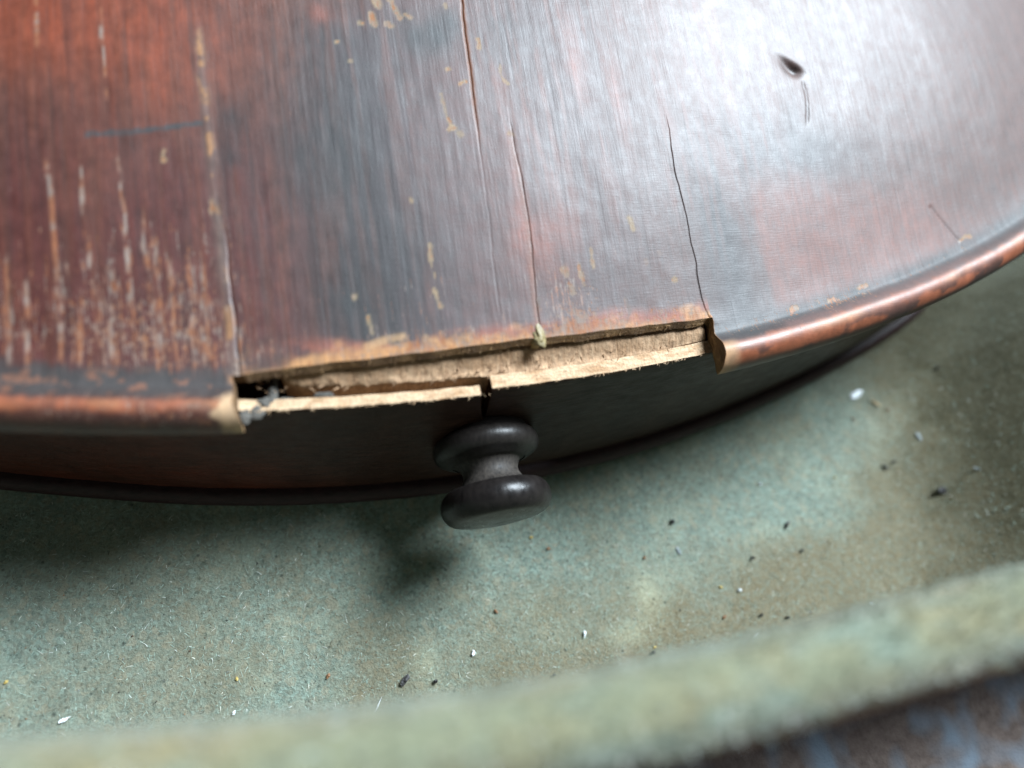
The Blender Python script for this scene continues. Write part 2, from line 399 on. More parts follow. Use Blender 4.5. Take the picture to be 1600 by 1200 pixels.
Z = Z + 0.10 * sstep(-.1, .1, dr) * er * np.exp(-np.clip(dr, 0, None) / 1.2)          # lifted lip along the right hand crack
Z = Z + 0.025 * groove(dl + .35, .7) * el                                            # filled ridge along the left hand crack
# the dent with a short crack below
du = (XX - 64.2) * 0.8 - (YY - 55.6) * 0.6; dv = (XX - 64.2) * 0.6 + (YY - 55.6) * 0.8
dent = np.exp(-(np.clip(du, -9, 0) / 2.9) ** 2 - (np.clip(du, 0, 9) / 1.5) ** 2 - (np.clip(dv, -9, 0) / 1.7) ** 2 - (np.clip(dv, 0, 9) / .6) ** 2)
Z = Z - 1.0 * dent
dcr = groove(XX - np.interp(YY, [44, 49, 54], [63.4, 64.9, 65.2]) - .3 * (fbm(YY, YY * 0, 41, 2) - .5), .22) * sstep(43.5, 45.5, YY) * (1 - sstep(52, 53.5, YY))
Z = Z - 0.3 * dcr
# second short scratch near the right edge
dsc = np.abs((XX - 88.6) * 0.86 + (YY - 24.6) * 0.5); sc2 = np.exp(-(dsc / .28) ** 2) * (np.hypot(XX - 88.6, YY - 24.6) < 4.2)
Z = Z - 0.25 * sc2

# ---- colours of the varnish and its wear (a property of the surface)
N1 = fbm(XX * 0.035, YY * 0.022, 51, 4); N2 = fbm(XX * 0.10, YY * 0.06, 53, 4); N3 = fbm(XX * 0.5, YY * 0.22, 55, 4); NS = fbm(XX * 1.05, YY * 0.06, 57, 3)
C = np.zeros(XX.shape + (3,)) + np.array([0.105, 0.032, 0.017])
def put(col, m):
    global C
    C = mixc(C, col, np.clip(m, 0, 1))
put((0.210, 0.034, 0.0065), sstep(-18, -46, XX + 10 * (N2 - .5)) * sstep(36, 62, YY + 22 * (N2 - .5)))      # warm translucent red-orange
put((0.088, 0.0130, 0.0085), sstep(-10, -34, XX) * sstep(56, 30, YY + 16 * (N2 - .5)) * .9)
soot = np.exp(-((XX + 15 + 4 * (N2 - .5)) / 11.0) ** 2) * (0.50 + .9 * N1)
put((0.026, 0.015, 0.016), soot * sstep(72, 58, YY) * 1.05)
put((0.046, 0.024, 0.026), sstep(-22, -6, XX) * sstep(44, 14, XX + 18 * (N2 - .5)) * .60)
put((0.024, 0.020, 0.022), np.exp(-((XX - 41) / 6.0) ** 2) * sstep(50, 26, YY + 12 * (N2 - .5)) * .9)
put((0.030, 0.024, 0.026), np.exp(-((XX - 62 - 14 * (N1 - .5)) / 16) ** 2 - ((YY - 39 - 10 * (N2 - .5)) / 6.5) ** 2) * .85)
pinkm = sstep(46.2, 48.6, XX + 5 * (N2 - .5) + 1.5 * (N3 - .5)) * sstep(36, 27, YY + 16 * (N2 - .5) + 7 * (N3 - .5)) * sstep(104, 86, XX + 14 * (N2 - .5))
put((0.185, 0.078, 0.060), pinkm * (.45 + .7 * N3))
put((0.150, 0.040, 0.022), sstep(.52, .66, NS) * sstep(-4, 14, XX) * sstep(64, 50, XX) * sstep(10, 40, YY) * .6)      # red grain streaks
put((0.150, 0.042, 0.018), sstep(.50, .64, NS) * sstep(0, -16, XX) * .3)
put((0.008, 0.007, 0.007), sstep(.58, .72, fbm(XX * .8, YY * .05, 61, 3)) * .28 * sstep(0, -20, XX))
for (bx, by, br, bs) in [(-1.7, 60.2, 2.6, 1.), (.6, 62.5, 2.2, .9), (-5, 59.5, 2.2, .8), (-19, 43, 6, .8), (-21.5, 37, 5, .7), (-18.7, 17.5, 5, .8), (-12.2, 26, 6, .5), (-33, 46, 2.2, .6), (10, 60, 5, .5), (-33.6, 40, 1.6, .5)]:
    put((0.010, 0.009, 0.010), np.exp(-((XX - bx) / br) ** 2 - ((YY - by) / br / 1.4) ** 2) * bs * (0.5 + N3))
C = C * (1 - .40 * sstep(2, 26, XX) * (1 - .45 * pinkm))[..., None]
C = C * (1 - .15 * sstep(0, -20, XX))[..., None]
# red patches by the middle cracks
for (bx, by, sx, sy, k) in [(7.2, 31, 1.0, 8, .55), (10.5, 24, 3.2, 5, .4), (13.5, 27, 2.2, 3, .5), (6, 25, 2, 4, .3), (-19, 64, 1.6, 1.8, .7), (21, 58, 1.6, 9, .35), (27, 48, 1.0, 9, .3)]:
    put((0.235, 0.052, 0.024), np.exp(-((XX - bx) / sx) ** 2 - ((YY - by) / sy) ** 2) * k * (0.35 + 1.2 * N3))
# dirt packed in the channel, the bead worn to orange
chan = np.exp(-((D - 6.2) / 1.9) ** 2)
put((0.014, 0.012, 0.012), chan * (0.65 + .6 * N3) * np.where(inn[None] & (VV < 30), .35, 1.0))
beadm = sstep(4.6, 3.0, D + .8 * (N3 - .5))
put((0.060, 0.022, 0.013), beadm)
put((0.27, 0.070, 0.024), sstep(4.0, 2.8, D + 1.2 * (N3 - .5)) * sstep(.10, .6, D) * sstep(.22, .42, fbm(XX * .10, YY * .14, 63, 4)) * .95)
put((0.42, 0.20, 0.09), np.exp(-((D - 2.5) / .7) ** 2) * sstep(.46, .70, fbm(XX * .16, YY * .2, 65, 4)) * .55)
put((0.020, 0.010, 0.009), sstep(.46, .64, fbm(XX * .22, YY * .3 + D * .3, 67, 4)) * sstep(3.4, .6, D) * .85)
# fresh splintered tip at the left end of the break, worn right end
tipL = sstep(-38.0, -37.0, XX + 3.2 * (fbm(XX * .5, YY * 1.1, 87, 3) - .5) - np.abs(D - 1.6) * .55 + .3) * (XX < NL + .01) * sstep(5.4, 3.4, D)
beadL = (XX < -30)
put((0.050, 0.012, 0.008), sstep(2.1, 1.4, D + 1.0 * (N3 - .5)) * beadL * .95)
put((0.09, 0.025, 0.014), sstep(.45, .6, fbm(XX * .35, YY * .35, 64, 3)) * sstep(3.6, 2.6, D) * beadL * .6)
put((0.034, 0.027, 0.025), sstep(3.4, 4.2, D + .6 * (N3 - .5)) * sstep(8.8, 7.6, D + 2.6 * (fbm(XX * .9, YY * .15, 88, 3) - .5)) * beadL * (.55 + .6 * N3))
put((0.16, 0.060, 0.030), sstep(.60, .70, fbm(XX * .8, YY * .9, 89, 4)) * sstep(3.6, 4.4, D) * sstep(8.6, 7.0, D) * beadL * .8)
put((0.50, 0.32, 0.18), tipL)
tipR = sstep(38.6, 36.2, XX + 2 * (N3 - .5)) * (XX > NR_ - .01) * sstep(4.6, 3.0, D)
put((0.42, 0.24, 0.12), tipR * .85)
# varnish broken away along the notch edge
en = np.where(inn[None], YY - nl[None], 99)
put((0.24, 0.060, 0.030), sstep(4.2, 1.4, en + 4.0 * (N2 - .4)) * sstep(.40, .58, fbm(XX * .22, YY * .3, 69, 4)))
put((0.44, 0.21, 0.075), sstep(3.0, .4, en + 5.2 * (fbm(XX * .28, YY * .4, 71, 4) - .42)) * .9)
put((0.46, 0.26, 0.11), .7 * sstep(1.0, .2, np.abs(en - 1.9 - 1.0 * np.sin(XX * .35) * .6)) * sstep(-19.5, -18, XX) * sstep(-7, -9, XX) * sstep(.42, .55, N3))
put((0.045, 0.030, 0.024), sstep(-28, -30, XX) * sstep(6, 2, en) * .5)
# cream spots of filler and paint
def blob(pts, r, col, k=1.0):
    p = np.array(pts, float); m = np.zeros(XX.shape)
    for a, b in zip(p[:-1], p[1:]) if len(p) > 1 else [(p[0], p[0] + 1e-3)]:
        ab = b - a; t = np.clip(((XX - a[0]) * ab[0] + (YY - a[1]) * ab[1]) / (ab @ ab), 0, 1)
        d = np.hypot((XX - a[0] - t * ab[0]), (YY - a[1] - t * ab[1])) + .75 * (fbm(XX * 1.3, YY * 1.0, 73, 4) - .5)
        m = np.maximum(m, sstep(r * 1.3, r * .5, d) * (.55 + .8 * fbm(XX * .9, YY * .7, 74, 3)))
    put(col, m * k); return m
CRM = (0.50, 0.36, 0.19)
filler = np.zeros(XX.shape)
for pts, r in [([(-2.3, 49.5), (-2.0, 45.5), (-1.5, 43.6)], .36), ([(-1.9, 43.5), (-1.0, 43.7)], .5), ([(-.5, 42.7), (-.2, 42.4)], .55), ([(-.8, 53.9), (-.5, 53.9)], .45),
               ([(1.0, 51.3), (1.9, 51.8)], .34), ([(8.0, 55), (7.8, 53), (8.1, 51.9), (8.9, 51.4)], .34), ([(5.2, 59.6), (5.1, 57.8)], .5), ([(-10.3, 66.6), (-10.0, 65.5)], .8),
               ([(-11.3, 64), (-11.1, 62)], .6), ([(-8.0, 66.5), (-7.4, 64.6), (-6.8, 63.4)], .6), ([(-6.0, 63.9), (-5.4, 63.4)], .5), ([(-9, 62.3), (-8.5, 61.8)], .6), ([(.7, 66.2), (.8, 65.6)], .4),
               ([(-13.4, 62.3), (-12.9, 62.2)], .35), ([(7.4, 42.6), (7.8, 42.4)], .55), ([(24.7, 27.8), (25.1, 25.9)], .55), ([(-19.1, 18.6), (-19, 18.4)], .5), ([(-7.5, 25.5), (-7.6, 22), (-7.3, 20)], .3),
               ([(-7.7, 18.4), (-7.2, 16)], .42), ([(-9.3, 32.5), (-9.2, 32.2)], .36), ([(-15.6, 55.3), (-15.3, 55.3)], .33), ([(-17.2, 58.7), (-17.0, 58.7)], .3), ([(30.5, 17.2), (30.7, 17.1)], .5),
               ([(-17.5, 15.6), (-17.2, 13)], .35), ([(12.5, 20), (12.7, 19.4)], .7), ([(14.9, 20.5), (15.2, 17.5)], .4), ([(17.4, 23), (17.2, 20)], .35), ([(13, 17.5), (13.2, 16.5)], .5), ([(50.5, 10.6), (51.4, 10.9)], .5),
               ([(-36.6, 33.5), (-36.7, 32)], .42), ([(-42.2, 41.5), (-42.3, 40)], .4), ([(91, 21.2), (92.5, 21.9), (94, 22)], .4), ([(64.8, 13.3), (66.5, 13.8)], .5), ([(58, 11.5), (59, 11.8)], .4)]:
    filler = np.maximum(filler, blob(pts, r * .85, CRM, .42))
for pts, r, col in [([(-51.6, 44.3), (-46.5, 44.4), (-41, 45), (-37.2, 45.6)], .45, (.035, .034, .036)), ([(28.8, 21.8), (28.9, 21.7)], .4, (.10, .04, .015)), ([(26.3, 20.5), (26.4, 20.4)], .38, (.10, .04, .015)),
                    ([(7.3, 15.6), (7.2, 14.6)], .7, (.05, .02, .01)), ([(21.5, 14.8), (21.8, 12.6), (21.0, 11)], .3, (.09, .035, .012))]:
    blob(pts, r, col, .9)
# long bare streaks left of the left hand crack
streakm = np.zeros(XX.shape)
for pts, r in [([(-56.9, 41), (-56.2, 34.4), (-55.9, 27.4), (-55.9, 14)], .42), ([(-52.7, 41), (-52.3, 33), (-52.1, 24)], .3), ([(-48.0, 41), (-47.6, 33), (-47.5, 20)], .36), ([(-45.4, 33), (-45.2, 20)], .3),
               ([(-44.0, 29), (-44.1, 14)], .36), ([(-42.4, 26), (-42.4, 13)], .3), ([(-40.2, 28), (-40.2, 14)], .3), ([(-38.4, 25), (-38.3, 12)], .28), ([(-59.5, 25), (-59.5, 13)], .4), ([(-61.7, 28), (-61.6, 14)], .35), ([(-50, 22), (-50, 13)], .4), ([(-53.6, 20), (-53.6, 13)], .4),
               ([(-57.6, 67), (-57.4, 58)], .35), ([(-49.5, 66), (-49, 50)], .2)]:
    p = np.array(sorted(pts, key=lambda q: q[1])); lx = np.interp(YY, p[:, 1], p[:, 0]) + .5 * (fbm(YY * .25, YY * 0 + p[0, 0], 75, 3) - .5)
    m = sstep(r * .95, r * .25, np.abs(XX - lx) + .25 * (fbm(XX * 1.8, YY * .8, 78, 3) - .5)) * sstep(p[0, 1] - 1, p[0, 1] + 1, YY) * (1 - sstep(p[-1, 1] - 2, p[-1, 1] + 1, YY)) * sstep(.36, .60, fbm(XX * .5, YY * .42, 77, 3) + .10)
    streakm = np.maximum(streakm, m)
sc_col = fbm(XX * .4, YY * .35, 79, 3)
put((0.28, 0.095, 0.033), streakm * .8); put((0.24, 0.19, 0.16), streakm * sstep(.42, .58, sc_col) * .9)
put((0.125, 0.075, 0.060), groove(dl + .45, .75) * el * (0.35 + .9 * N3)); put((0.30, 0.14, 0.055), groove(dl + .4, .5) * el * sstep(.5, .66, fbm(XX * .5, YY * .4, 81, 3)))
put((0.20, 0.06, 0.015), groove(dm - .1, .38) * em * mid_open * .95); put((0.16, 0.05, 0.02), groove(dm2 + .25, .5) * em2 * .6)
for g in (gl, gm, gm2, gr, dcr * .9, dent * .75, sc2 * .5): put((0.012, 0.008, 0.007), sstep(.25, 1.0, g) * .5)
# density of tiny chips
chip = 0.21 + 0.42 * sstep(-30, -40, XX) * sstep(34, 16, YY + 10 * (N2 - .5)) + 0.42 * sstep(-34, -20, XX) * sstep(0, 40, 30 - YY) * sstep(30, 12, YY) + 0.30 * sstep(6, 14, XX) * sstep(24, 18, XX) * sstep(30, 16, YY)
chip = chip + .5 * sstep(5, .5, en) + .35 * chan * (XX > 36) + .30 * np.exp(-((XX + 9) / 5) ** 2 - ((YY - 63) / 5) ** 2) + .12 * sstep(-20, -40, XX)
chip = np.clip(chip * (0.6 + .8 * N2) * np.where(XX < -36, 1 - .8 * chan, 1) + .75 * filler, 0, 1.2)
streak = sstep(-22, -40, XX + 8 * (N2 - .5)) * sstep(46, 14, YY + 14 * (N2 - .5)) + .45 * sstep(-36, -14, XX) * sstep(20, 4, XX) * sstep(30, 12, YY) + .5 * sstep(5, 12, XX) * sstep(30, 20, XX) * sstep(30, 14, YY) + .12
streak = np.clip(streak * (.5 + N2) * (1 - .85 * chan), 0, 1)
rgh = 0.60 + .10 * (N2 - .5) + .20 * filler + .18 * streakm + .05 * pinkm + .12 * chan + .3 * tipL + .25 * tipR
rgh = rgh + .22 * sstep(3, .3, en) - .05 * sstep(4.6, 3.2, D) * (XX > 36)
beada = sstep(7.0, 4.0, D)

YY, XX = YG, XG
nv = nr * nc
top = np.stack([PX, YY, Z], -1).reshape(-1, 3)
# underside: flat glued rim, then following the arch
Zb = np.maximum(43.95, np.minimum(Z - 2.9, prof(D) - 2.9)); Zb = np.where(D < 9, np.minimum(Zb, Z - .3), Zb); Zb = np.where(D < 7.0, 43.95, Zb)
_en = np.where(inn[None], YY - nl[None], 99); _w = sstep(7, 1, _en) * np.clip(np.minimum(XX - NL, NR_ - XX) / 1.0, 0, 1); Zb = Zb + (np.maximum(Z - 1.15 - .15 * fbm(XX * .5, YY * .3, 85, 3), Zb) - Zb) * _w
kk = np.arange(nr)[:, None]; slope_out = 0.6 * np.clip(1 - np.abs(kk - K) / 8.0, 0, 1) * inn[None] * np.clip(np.minimum(XX - NL, NR_ - XX) / 1.5, 0, 1) * (.7 + .6 * fbm(XX * .3, XX * 0, 83, 3))
bot = np.stack([PX, YY - slope_out, Zb], -1).reshape(-1, 3)
F = grid_quads(nr, nc).reshape(nr - 1, nc - 1, 4)
keep = np.ones((nr - 1, nc - 1), bool); keep[:K, iL:iR] = False
Ft = F[keep]; Fb = F[keep][:, ::-1] + nv
# skirt around the outer edge and around the break
sk = []
def skirt(path):
    p = np.asarray(path); sk.append(np.stack([p[:-1] + nv, p[1:] + nv, p[1:], p[:-1]], 1))
idx = np.arange(nv).reshape(nr, nc)
skirt(idx[0, :iL + 1]); n_edge = len(sk[-1])
skirt(idx[0, iR:]); n_edge2 = len(sk[-1])
skirt(idx[:K + 1, iL]); skirt(idx[K, iL:iR + 1]); skirt(idx[:K + 1, iR][::-1])
skf = np.concatenate(sk)
mi = np.concatenate([np.zeros(len(Ft)), np.ones(len(Fb)), np.zeros(n_edge + n_edge2), np.ones(len(skf) - n_edge - n_edge2)])
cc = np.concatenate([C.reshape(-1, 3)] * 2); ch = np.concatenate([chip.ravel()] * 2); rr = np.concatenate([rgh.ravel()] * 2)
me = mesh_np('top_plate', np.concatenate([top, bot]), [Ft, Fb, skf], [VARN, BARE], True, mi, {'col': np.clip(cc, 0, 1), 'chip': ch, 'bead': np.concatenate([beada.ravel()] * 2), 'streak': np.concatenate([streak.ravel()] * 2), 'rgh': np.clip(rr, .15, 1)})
# keep the cut edges crisp
me.polygons.foreach_set('use_smooth', np.concatenate([np.ones(len(Ft) + len(Fb)), np.ones(n_edge + n_edge2), np.zeros(len(skf) - n_edge - n_edge2)]).astype(bool))
sh = np.zeros(len(me.edges), bool); ev = np.empty(len(me.edges) * 2, np.int32); me.edges.foreach_get('vertices', ev); ev = ev.reshape(-1, 2)
cutv = np.zeros(2 * nv, bool)
for p in (idx[:K + 1, iL], idx[K, iL:iR + 1], idx[:K + 1, iR]): cutv[p] = True; cutv[p + nv] = True
sh = cutv[ev[:, 0]] & cutv[ev[:, 1]]
me.edges.foreach_set('use_edge_sharp', sh)
plate = vpart('top_plate', me)
plate['label'] = 'varnished spruce top plate with cracks and a broken-out edge'

# ---- ribs -----------------------------------------------------------------
def rib_y(x, z, off_t):
    yt = Yt(x) + off_t; yb = Yb(x) + 2.6; t = (z - 13) / 31.0
    return yb + (yt - yb) * t + 0.5 * np.sin(np.pi * t) * 0
def make_rib(name, x0, x1, off_t, thick, endjag, topz):
    n = 420; ux = np.linspace(x0, x1, n); zz = np.concatenate([np.linspace(13, 43, 31), np.linspace(43.2, 44, 5)])
    m = len(zz)
    UX = np.repeat(ux[None], m, 0); ZZ = np.repeat(zz[:, None], n, 1)
    e = 1.0 if x1 <= 0 else -1.0
    near = np.clip(1 - np.abs(UX - (x1 if e > 0 else x0)) / 6.0, 0, 1) ** 2
    PXr = UX + near * endjag(ZZ)
    inot = sstep(NL - 1, NL, UX) * (1 - sstep(NR_, NR_ + 1, UX))
    zt = topz(UX)
    PZ = np.where(ZZ > 40, 40 + (ZZ - 40) / 4.0 * (zt - 40), ZZ)
    wav = .10 * (fbm(UX * .25, ZZ * .2, 91, 3) - .5) + .05 * (fbm(UX * 1.1, ZZ * .7, 93, 2) - .5)
    Yo = rib_y(UX, ZZ, off_t) + wav; Yi = Yo + thick
    Yo = Yo + .22 * np.clip((ZZ - 43.2) / .8, 0, 1) ** 2 * (.3 + fbm(UX * .8, ZZ * 0, 95, 3))
    V = np.concatenate([np.stack([PXr, Yo, PZ], -1).reshape(-1, 3), np.stack([PXr, Yi, PZ - 0.25 * np.clip((ZZ - 43.2) / .8, 0, 1) ** 2 * fbm(UX * .5, ZZ * 0, 97, 3)], -1).reshape(-1, 3)])
    k = m * n; f = grid_quads(m, n); I = np.arange(k).reshape(m, n)
    fo = f; fi = f[:, ::-1] + k
    tp = np.stack([I[-1, :-1], I[-1, 1:], I[-1, 1:] + k, I[-1, :-1] + k], 1)
    ei = I[:, -1] if e > 0 else I[:, 0]
    en_ = np.stack([ei[:-1], ei[:-1] + k, ei[1:] + k, ei[1:]], 1)
    if e > 0: en_ = en_[:, ::-1]
    # add a fine ragged raw top: split quads along the thickness
    colr = np.zeros((k, 3)) + np.array([0.036, 0.016, 0.011])
    xf = UX.ravel(); zf = ZZ.ravel()
    colr = mixc(colr, (0.060, 0.015, 0.008), sstep(-10, -50, xf) * (.5 + fbm(xf * .1, zf * .2, 99, 3)))
    colr = mixc(colr, (0.030, 0.022, 0.017), sstep(0, 20, xf) * .7)
    colr = mixc(colr, (0.09, 0.045, 0.022), sstep(43.2, 44, zf) * sstep(.45, .6, fbm(xf * .5, zf * 0, 101, 3)))
    me = mesh_np(name, V, [fo, fi, tp, en_], [RIB, RAW], True, np.concatenate([np.zeros(len(fo)), np.ones(len(fi) + len(tp)), np.zeros(len(en_))]), {'col': np.concatenate([colr, colr])})
    ev = np.empty(len(me.edges) * 2, np.int32); me.edges.foreach_get('vertices', ev); ev = ev.reshape(-1, 2)
    se = np.zeros(2 * k, bool); se[I[-1]] = True; se[I[-1] + k] = True; se[ei] = True; se[ei + k] = True
    me.edges.foreach_set('use_edge_sharp', se[ev[:, 0]] & se[ev[:, 1]])
    return vpart(name, me)
jl = lambda z: - 1.3 * sstep(31, 44, z) + .35 * (fbm(z * .5, z * 0 + 1, 103, 3) - .5)
jr = lambda z: .35 * sstep(31, 44, z) + .30 * (fbm(z * .5, z * 0 + 1, 103, 3) - .5)
def ztl(x):
    return 43.9 - .25 * sstep(NL, NL + 2, x) - .10 * fbm(x * .4, x * 0, 105, 3) * (x > NL)
def ztr(x):
    return 43.9 - .10 * fbm(x * .5, x * 0, 107, 3) * (x < NR_)
rl = make_rib('rib', -135, -1.55, 3.1, 1.75, jl, ztl); rl['label'] = 'dark rib on the side of the hole, with its end sprung at the seam'
rr_ = make_rib('rib', -1.45, 135, 3.75, 2.3, jr, ztr); rr_['label'] = 'dark rib on the side away from the hole, with a wide raw top edge'

# ---- end block ------------------------------------------------------------
def make_block():
    n, m = 300, 70
    ux = np.linspace(-30.4, 34.8, n); t = np.linspace(0, 1, m)
    UX = np.repeat(ux[None], m, 0); T = np.repeat(t[:, None], n, 1)
    left = sstep(2.5, -1.0, UX)
    yf = Yt(UX) + 3.75 + 2.45 + left * (.0 + 0.40 * sstep(0, -28, UX)) + left * .50 * (fbm(UX * .75, UX * 0, 111, 3) - .35)
    corner = np.clip((UX + 30.4) / 3.2, 0, 1); yf = yf + (1 - np.sqrt(np.clip(1 - (1 - corner) ** 2, 0, 1))) * 2.6
    YYb = yf + T ** 1.5 * (24 - yf)
    Zt_ = 43.6 + 1.35 * sstep(6.8, 9.6, YYb) - .30 * fbm(UX * .3, YYb * .5, 113, 3) - .20 * fbm(UX * 1.2, YYb * .8, 115, 3) - left * .45 * (1 - np.clip(T * 12, 0, 1)) * fbm(UX * .9, YYb * 0, 117, 3)
    Zt_ = np.where(YYb > 11.5, np.minimum(Zt_, 43.7), Zt_) - .5 * (1 - corner)
    V = [np.stack([UX, YYb, Zt_], -1).reshape(-1, 3)]
    I = np.arange(n * m).reshape(m, n)
    ring = np.concatenate([I[0], I[1:, -1], I[-1, :-1][::-1], I[1:-1, 0][::-1]])
    b = n * m; base = V[0][ring].copy(); steps = [41.5, 38, 30, 14]
    fs = [grid_quads(m, n)]; prev = ring
    for z in steps:
        v = base.copy(); v[:, 2] = z; V.append(v); cur = b + np.arange(len(ring)); b += len(ring)
        fs.append(np.stack([prev, cur, np.roll(cur, -1), np.roll(prev, -1)], 1)); prev = cur
    return mesh_np('end_block', np.concatenate(V), fs, BLOCK, True)
blk = vpart('end_block', make_block()); blk['label'] = 'rough pale brown end block showing through the break'

# ---- back plate -----------------------------------------------------------
def make_back():
    xs = np.concatenate([np.arange(-163, -100, 2), np.arange(-100, 100, .5), np.arange(100, 163.5, 1)])
    prf = []                                  # (inward, z)
    for a in np.linspace(-90, 90, 17):
        prf.append((2.0 - 2.0 * math.cos(math.radians(a)), 11.0 + 2.0 * math.sin(math.radians(a))))
    prf = [(40.0, 8.3), (12., 8.6), (5.0, 8.8)] + prf + [(4.6, 12.9), (12., 12.6), (40., 12.4)]
    P = np.array(prf); n = len(xs)
    V = np.concatenate([np.stack([xs, Yb(xs) + p[0] + .12 * (fbm(xs * .3, xs * 0 + k * .1, 121, 3) - .5), np.full(n, p[1]) + .12 * (fbm(xs * .35, xs * 0 + k * .15, 123, 3) - .5)], 1) for k, p in enumerate(P)])
    return mesh_np('back_plate', V, grid_quads(len(P), n), BACK, True)
bk = vpart('back_plate', make_back()); bk['label'] = 'dark maroon back plate edge just above the lining'

# ---- end button -----------------------------------------------------------
def lathe(name, prof_, mat, cx=-0.6, y0=0.0, cz=28.0, n=96, dust=None):
    P = np.array(prof_); m = len(P); a = np.linspace(0, 2 * np.pi, n, endpoint=False)
    V = np.stack([cx + P[:, 1:2] * np.cos(a)[None] * (1 + .012 * np.sin(2 * a + 1)[None]), y0 - np.repeat(P[:, 0:1], n, 1), cz + P[:, 1:2] * np.sin(a)[None]], -1)
    V = V + .05 * (fbm(a * 3, a * 0 + 2, 125, 3)[None, :, None] - .5)
    du = np.repeat(P[:, 2:3], n, 1).ravel()
    me = mesh_np(name, V.reshape(-1, 3), grid_quads(m, n, 0, True)[:, ::-1], mat, True, None, {'dust': du})
    return me
def arc(t0, r0, rt, rr, a0, a1, n, dust):
    return [(t0 + rt * math.cos(math.radians(a)), r0 + rr * math.sin(math.radians(a)), dust) for a in np.linspace(a0, a1, n)]
BY = 1.0
collar = [(-1.6, 2.0, .3), (-1.6, 7.6, .3)] + arc(1.4, 7.0, 2.0, 1.75, 170, 12, 18, .25) + [(3.6, 6.9, .5), (3.9, 6.0, .6)]
neck = [(3.7, 6.1, .7), (4.0, 5.2, .85), (4.7, 4.75, 1.), (5.5, 4.5, 1.), (6.2, 4.55, 1.), (7.0, 4.95, .95), (7.7, 5.4, .8), (8.4, 6.5, .6)]
head = [(8.3, 6.4, .5), (8.8, 7.2, .3), (9.2, 7.8, .15)] + arc(10.6, 6.6, 2.7, 2.3, 150, 4, 24, .04) + [(13.45, 5.9, 0), (13.7, 4.4, 0), (13.85, 2.4, 0), (13.88, 0.05, 0)]
button = vpart('end_button', lathe('end_button', neck, BUTTON, y0=BY)); button['label'] = 'black turned wooden end button with dusty narrow neck'
link('collar', lathe('collar', collar, BUTTON, y0=BY), button); link('head', lathe('head', head, BUTTON, y0=BY), button)

# ---- glue on the break ----------------------------------------------------
def lumpy(name, c, r, seed, mat, amp=.35, nu=40, nv_=24, fr=.9):
    u = np.linspace(0, 2 * np.pi, nu, endpoint=False); v = np.linspace(-np.pi / 2 + .02, np.pi / 2 - .02, nv_)
    Vv, U = np.meshgrid(v, u, indexing='ij')
    dx, dy, dz = np.cos(Vv) * np.cos(U), np.cos(Vv) * np.sin(U), np.sin(Vv)
    k = 1 + amp * (fbm(dx * fr * 1.7 + dz * 1.3 + 5, dy * fr * 1.7 + dz * .7 + seed, seed, 4) - .5) * 2
    P = np.stack([c[0] + r[0] * dx * k, c[1] + r[1] * dy * k, c[2] + r[2] * dz * k], -1).reshape(-1, 3)
    return mesh_np(name, P, grid_quads(nv_, nu, 0, True), mat, True)
g = vpart('glue_drop', lumpy('glue_drop', (6.7, 10.9, 46.7), (1.25, 2.2, .62), 131, GLUE, .55)); g['label'] = 'pale dried glue drop hanging over the broken edge'
g = vpart('glue_run', lumpy('glue_run', (6.2, 9.6, 45.6), (.8, .6, 1.7), 133, GLUE, .3))
for k, (c, r) in enumerate([((-32.2, 5.9, 42.8), (1.5, 1.0, .9)), ((-31.3, 7.0, 42.9), (.6, 1.9, .6)), ((-34.2, 5.5, 42.6), (1.3, .7, .9)), ((-29.9, 5.9, 42.9), (1.6, .55, .5)), ((-30.9, 9.0, 43.0), (.35, 1.3, .4)), ((-34.9, 4.3, 43.5), (.8, 1.1, .35)), ((-33.4, 4.5, 43.5), (.9, 1.0, .3))]):
    vpart('dust_clot', lumpy('dust_clot', c, r, 141 + k, GREYGLUE, .5))
vpart('glue_bit', lumpy('glue_bit', (-24.6, 6.1, 43.3), (1.3, .45, .45), 151, GREYGLUE, .5))

# ---- splinters along the break --------------------------------------------
n = 420
sx0 = RNG.uniform(NL + .3, NR_ - .3, n); kind_ = RNG.random(n)
ny = np.interp(sx0, X, nl)
P0 = np.where((kind_ < .5)[:, None], np.stack([sx0, ny - .1, RNG.uniform(44.9, 46.2, n)], 1),
     np.where((kind_ < .78)[:, None], np.stack([sx0, Yt(sx0) + RNG.uniform(5.9, 8.5, n), np.full(n, 43.7)], 1), np.stack([sx0, Yt(sx0) + np.where(sx0 < -1.5, 3.2, 3.9), np.full(n, 43.7)], 1)))
dv = np.stack([RNG.normal(0, .9, n), -RNG.uniform(.1, 1.0, n), RNG.normal(.05, .25, n)], 1); dv /= np.linalg.norm(dv, axis=1)[:, None]
ln = RNG.uniform(.4, 1.3, n)[:, None] * np.where(kind_ < .78, 1, .6)[:, None]; sd = np.cross(dv, [0, 0, 1.]); sd /= np.linalg.norm(sd, axis=1)[:, None]; wdt = RNG.uniform(.06, .16, n)[:, None]
V = np.stack([P0 - sd * wdt, P0 + sd * wdt, P0 + np.array([0, 0, .12]), P0 + dv * ln], 1).reshape(-1, 3)
ft = (np.arange(n)[:, None, None] * 4 + np.array([[0, 1, 3], [1, 2, 3], [2, 0, 3]])[None]).reshape(-1, 3)
so = vpart('splinters', mesh_np('splinters', V, ft, [BARE, BLOCK, RAW], False, np.repeat(np.where(kind_ < .5, 0, np.where(kind_ < .78, 1, 2)), 3))); so['kind'] = 'stuff'

